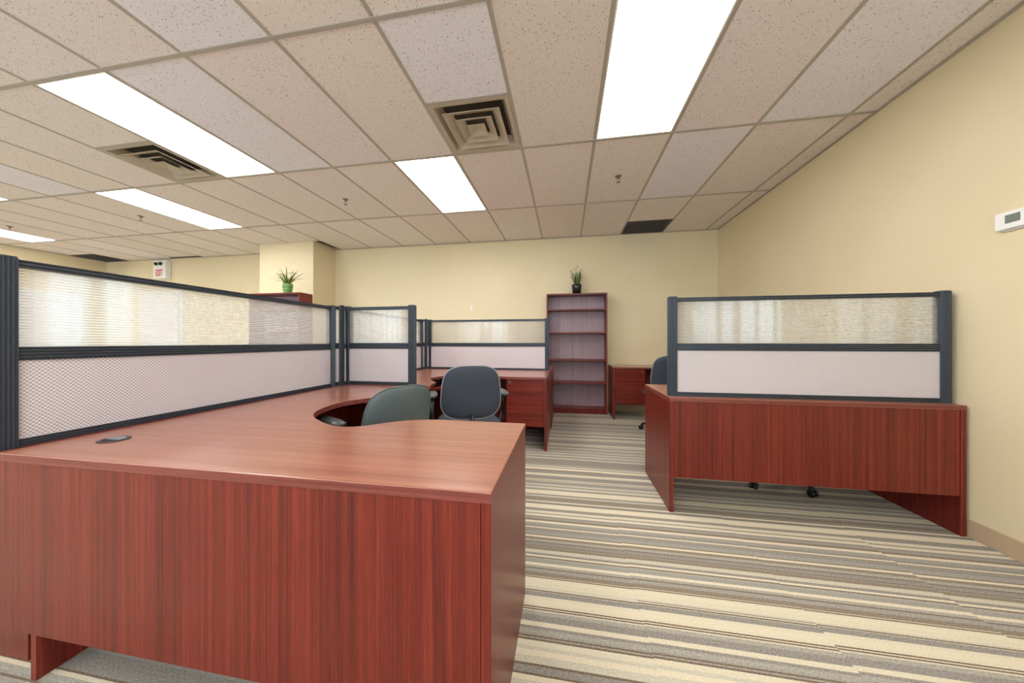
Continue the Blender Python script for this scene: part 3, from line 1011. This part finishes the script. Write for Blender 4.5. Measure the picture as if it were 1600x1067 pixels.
# green pot on the far bookcase
bands = [(r * .82, z) for r, z in [(0.001, 0), (0.062, 0), (0.066, .006), (0.070, .030), (0.069, .040), (0.075, .048), (0.080, .080), (0.078, .090), (0.084, .098), (0.087, .135), (0.084, .150), (0.076, .146), (0.001, .138)]]
t = potted('potted_plant', 'spiky grass plant in a banded green pot beside the column', (-4.265, 4.29, 1.845), GREEN_POT, bands, .150)
DGREEN = plain('dark_green_glaze', (72, 116, 56), 0.3)
pot_ = [c for c in t.children if c.name.startswith('pot')][0]
for z_, r_ in ((.040, .0575), (.092, .0655)):
    MB().tube([(r_ * math.cos(2 * PI * q / 28), r_ * math.sin(2 * PI * q / 28), z_) for q in range(28)], .005, 6, closed=True).build('glaze_band', DGREEN, pot_)
for k in range(34):
    m = MB()
    az = 2 * PI * k / 34 + random.uniform(-.1, .1)
    ln = random.uniform(.06, .24)
    blade(m, (0.025 * math.cos(az), 0.025 * math.sin(az), .138), az, ln, random.uniform(.20, .30), ln * random.uniform(.4, .9), .010, 8)
    m.build('leaf', LEAF if k % 3 else LEAF2, t)
for k in range(5):
    az = (2.2, 2.9, 1.7, 3.6, 0.6)[k]
    p = (.10 * math.cos(az), .10 * math.sin(az), .138 + (.19, .16, .2, .15, .17)[k])
    m = MB(); m.tube([(0, 0, .138), (p[0] * .4, p[1] * .4, p[2] * .85), p], .0016, 5)
    s_ = m.build('flower_stem', LEAF2, t)
    m = MB(); flower(m, p, .028); m.build('flower', PETAL, s_)

# ================================================================== SMALL WALL THINGS
# thermostat
t = thing('thermostat', 'white thermostat with grey display on the right wall', 'thermostat', (XR, 2.006, 1.717))
MB().box(-0.026, 0.0, -0.062, 0.062, -0.044, 0.044, 0.006, 3).build('housing', WHITE_PL, t)
MB().box(-0.0275, -0.0255, -0.036, 0.020, -0.016, 0.026, 0.0005).build('display', GREY_LCD, t)
MB().box(-0.010, 0.0, -0.058, 0.045, -0.052, -0.0441, 0.001).build('wall_plate', WHITE_PL, t)

# white switch strip on the back wall
t = thing('wall_switch', 'slim white switch plate on the back wall above the middle screen', 'switch', (-1.575, YB, 1.66))
MB().box(-0.030, 0.030, -0.004, 0, -0.055, 0.055, 0.001).build('plate', WALL, t)
MB().box(-0.014, 0.014, -0.009, -0.0041, -0.036, 0.036, 0.001).build('rocker', WHITE_PL, t)

# exit sign with emergency lamps
t = thing('exit_sign', 'white exit sign box with red lettering on the far wall', 'exit sign', (-8.04, YB, 2.545))
MB().box(-0.15, 0.15, -0.10, 0, -0.18, 0.18, 0.006).build('housing', WHITE_PL, t)
cu = bpy.data.curves.new('lettering', 'FONT')
cu.body = 'EXIT'; cu.size = 0.20; cu.align_x = 'CENTER'; cu.align_y = 'CENTER'; cu.extrude = 0.002
cu.materials.append(RED)
tmp = bpy.data.objects.new('lettering', cu)
letters = bpy.data.meshes.new_from_object(tmp)
bpy.data.objects.remove(tmp)
o = link('lettering', letters, t); o.rotation_euler = (PI / 2, 0, 0); o.location = (0, -0.103, -0.075); o.scale = (0.42, 1.0, 1.0)
for s in (-1, 1):
    p = MB().lathe([(0.001, -.135), (0.030, -.133), (0.034, -.115), (0.022, -.100), (0.001, -.100)], n=20, axis='Y').build('lamp_head', BLK_PL, t)
    p.location = (s * 0.055, 0, 0.11)

# door under the exit sign
d = struct(MB().box(-8.60, -7.66, YB - 0.045, YB, 0, 2.05, 0.002).build('door_1', DOORW), 'white door under the exit sign')
MB().lathe([(0.001, -.06), (0.024, -.058), (0.027, -.045), (0.010, -.035), (0.010, -.001), (0.001, -.001)], n=18, axis='Y').build('door_knob', CHROME, d).location = (-7.74, YB - .045, 1.0)
m = MB()
for b in ((-8.68, -8.60, 0, 2.13), (-7.66, -7.58, 0, 2.13), (-8.60, -7.66, 2.05, 2.13)):
    m.box(b[0], b[1], YB - .02, YB, b[2], b[3], .002)
m.build('door_frame', DOORW, d)
# white door added for the bright area behind the left glazing
d = struct(MB().box(XL, XL + .04, 3.65, 4.85, 0, 2.05, .002).build('added_door', DOORW), 'white door added in the far left wall')
MB().box(XL + .04, XL + .055, 3.70, 3.72, .9, 1.2, .002).build('door_handle', CHROME, d)

# edge banding: the upright rim of every desktop is a duller strip of its own colour
EDGE = wood('mahogany_edge_band', 'X', (96, 42, 38), (124, 60, 52), (146, 80, 70), 0.4)
for o in bpy.data.objects:
    if o.type == 'MESH' and o.name.split('.')[0] == 'desktop':
        o.data.materials.append(EDGE)
        for p in o.data.polygons:
            if abs(p.normal.z) < 0.2:
                p.material_index = 1
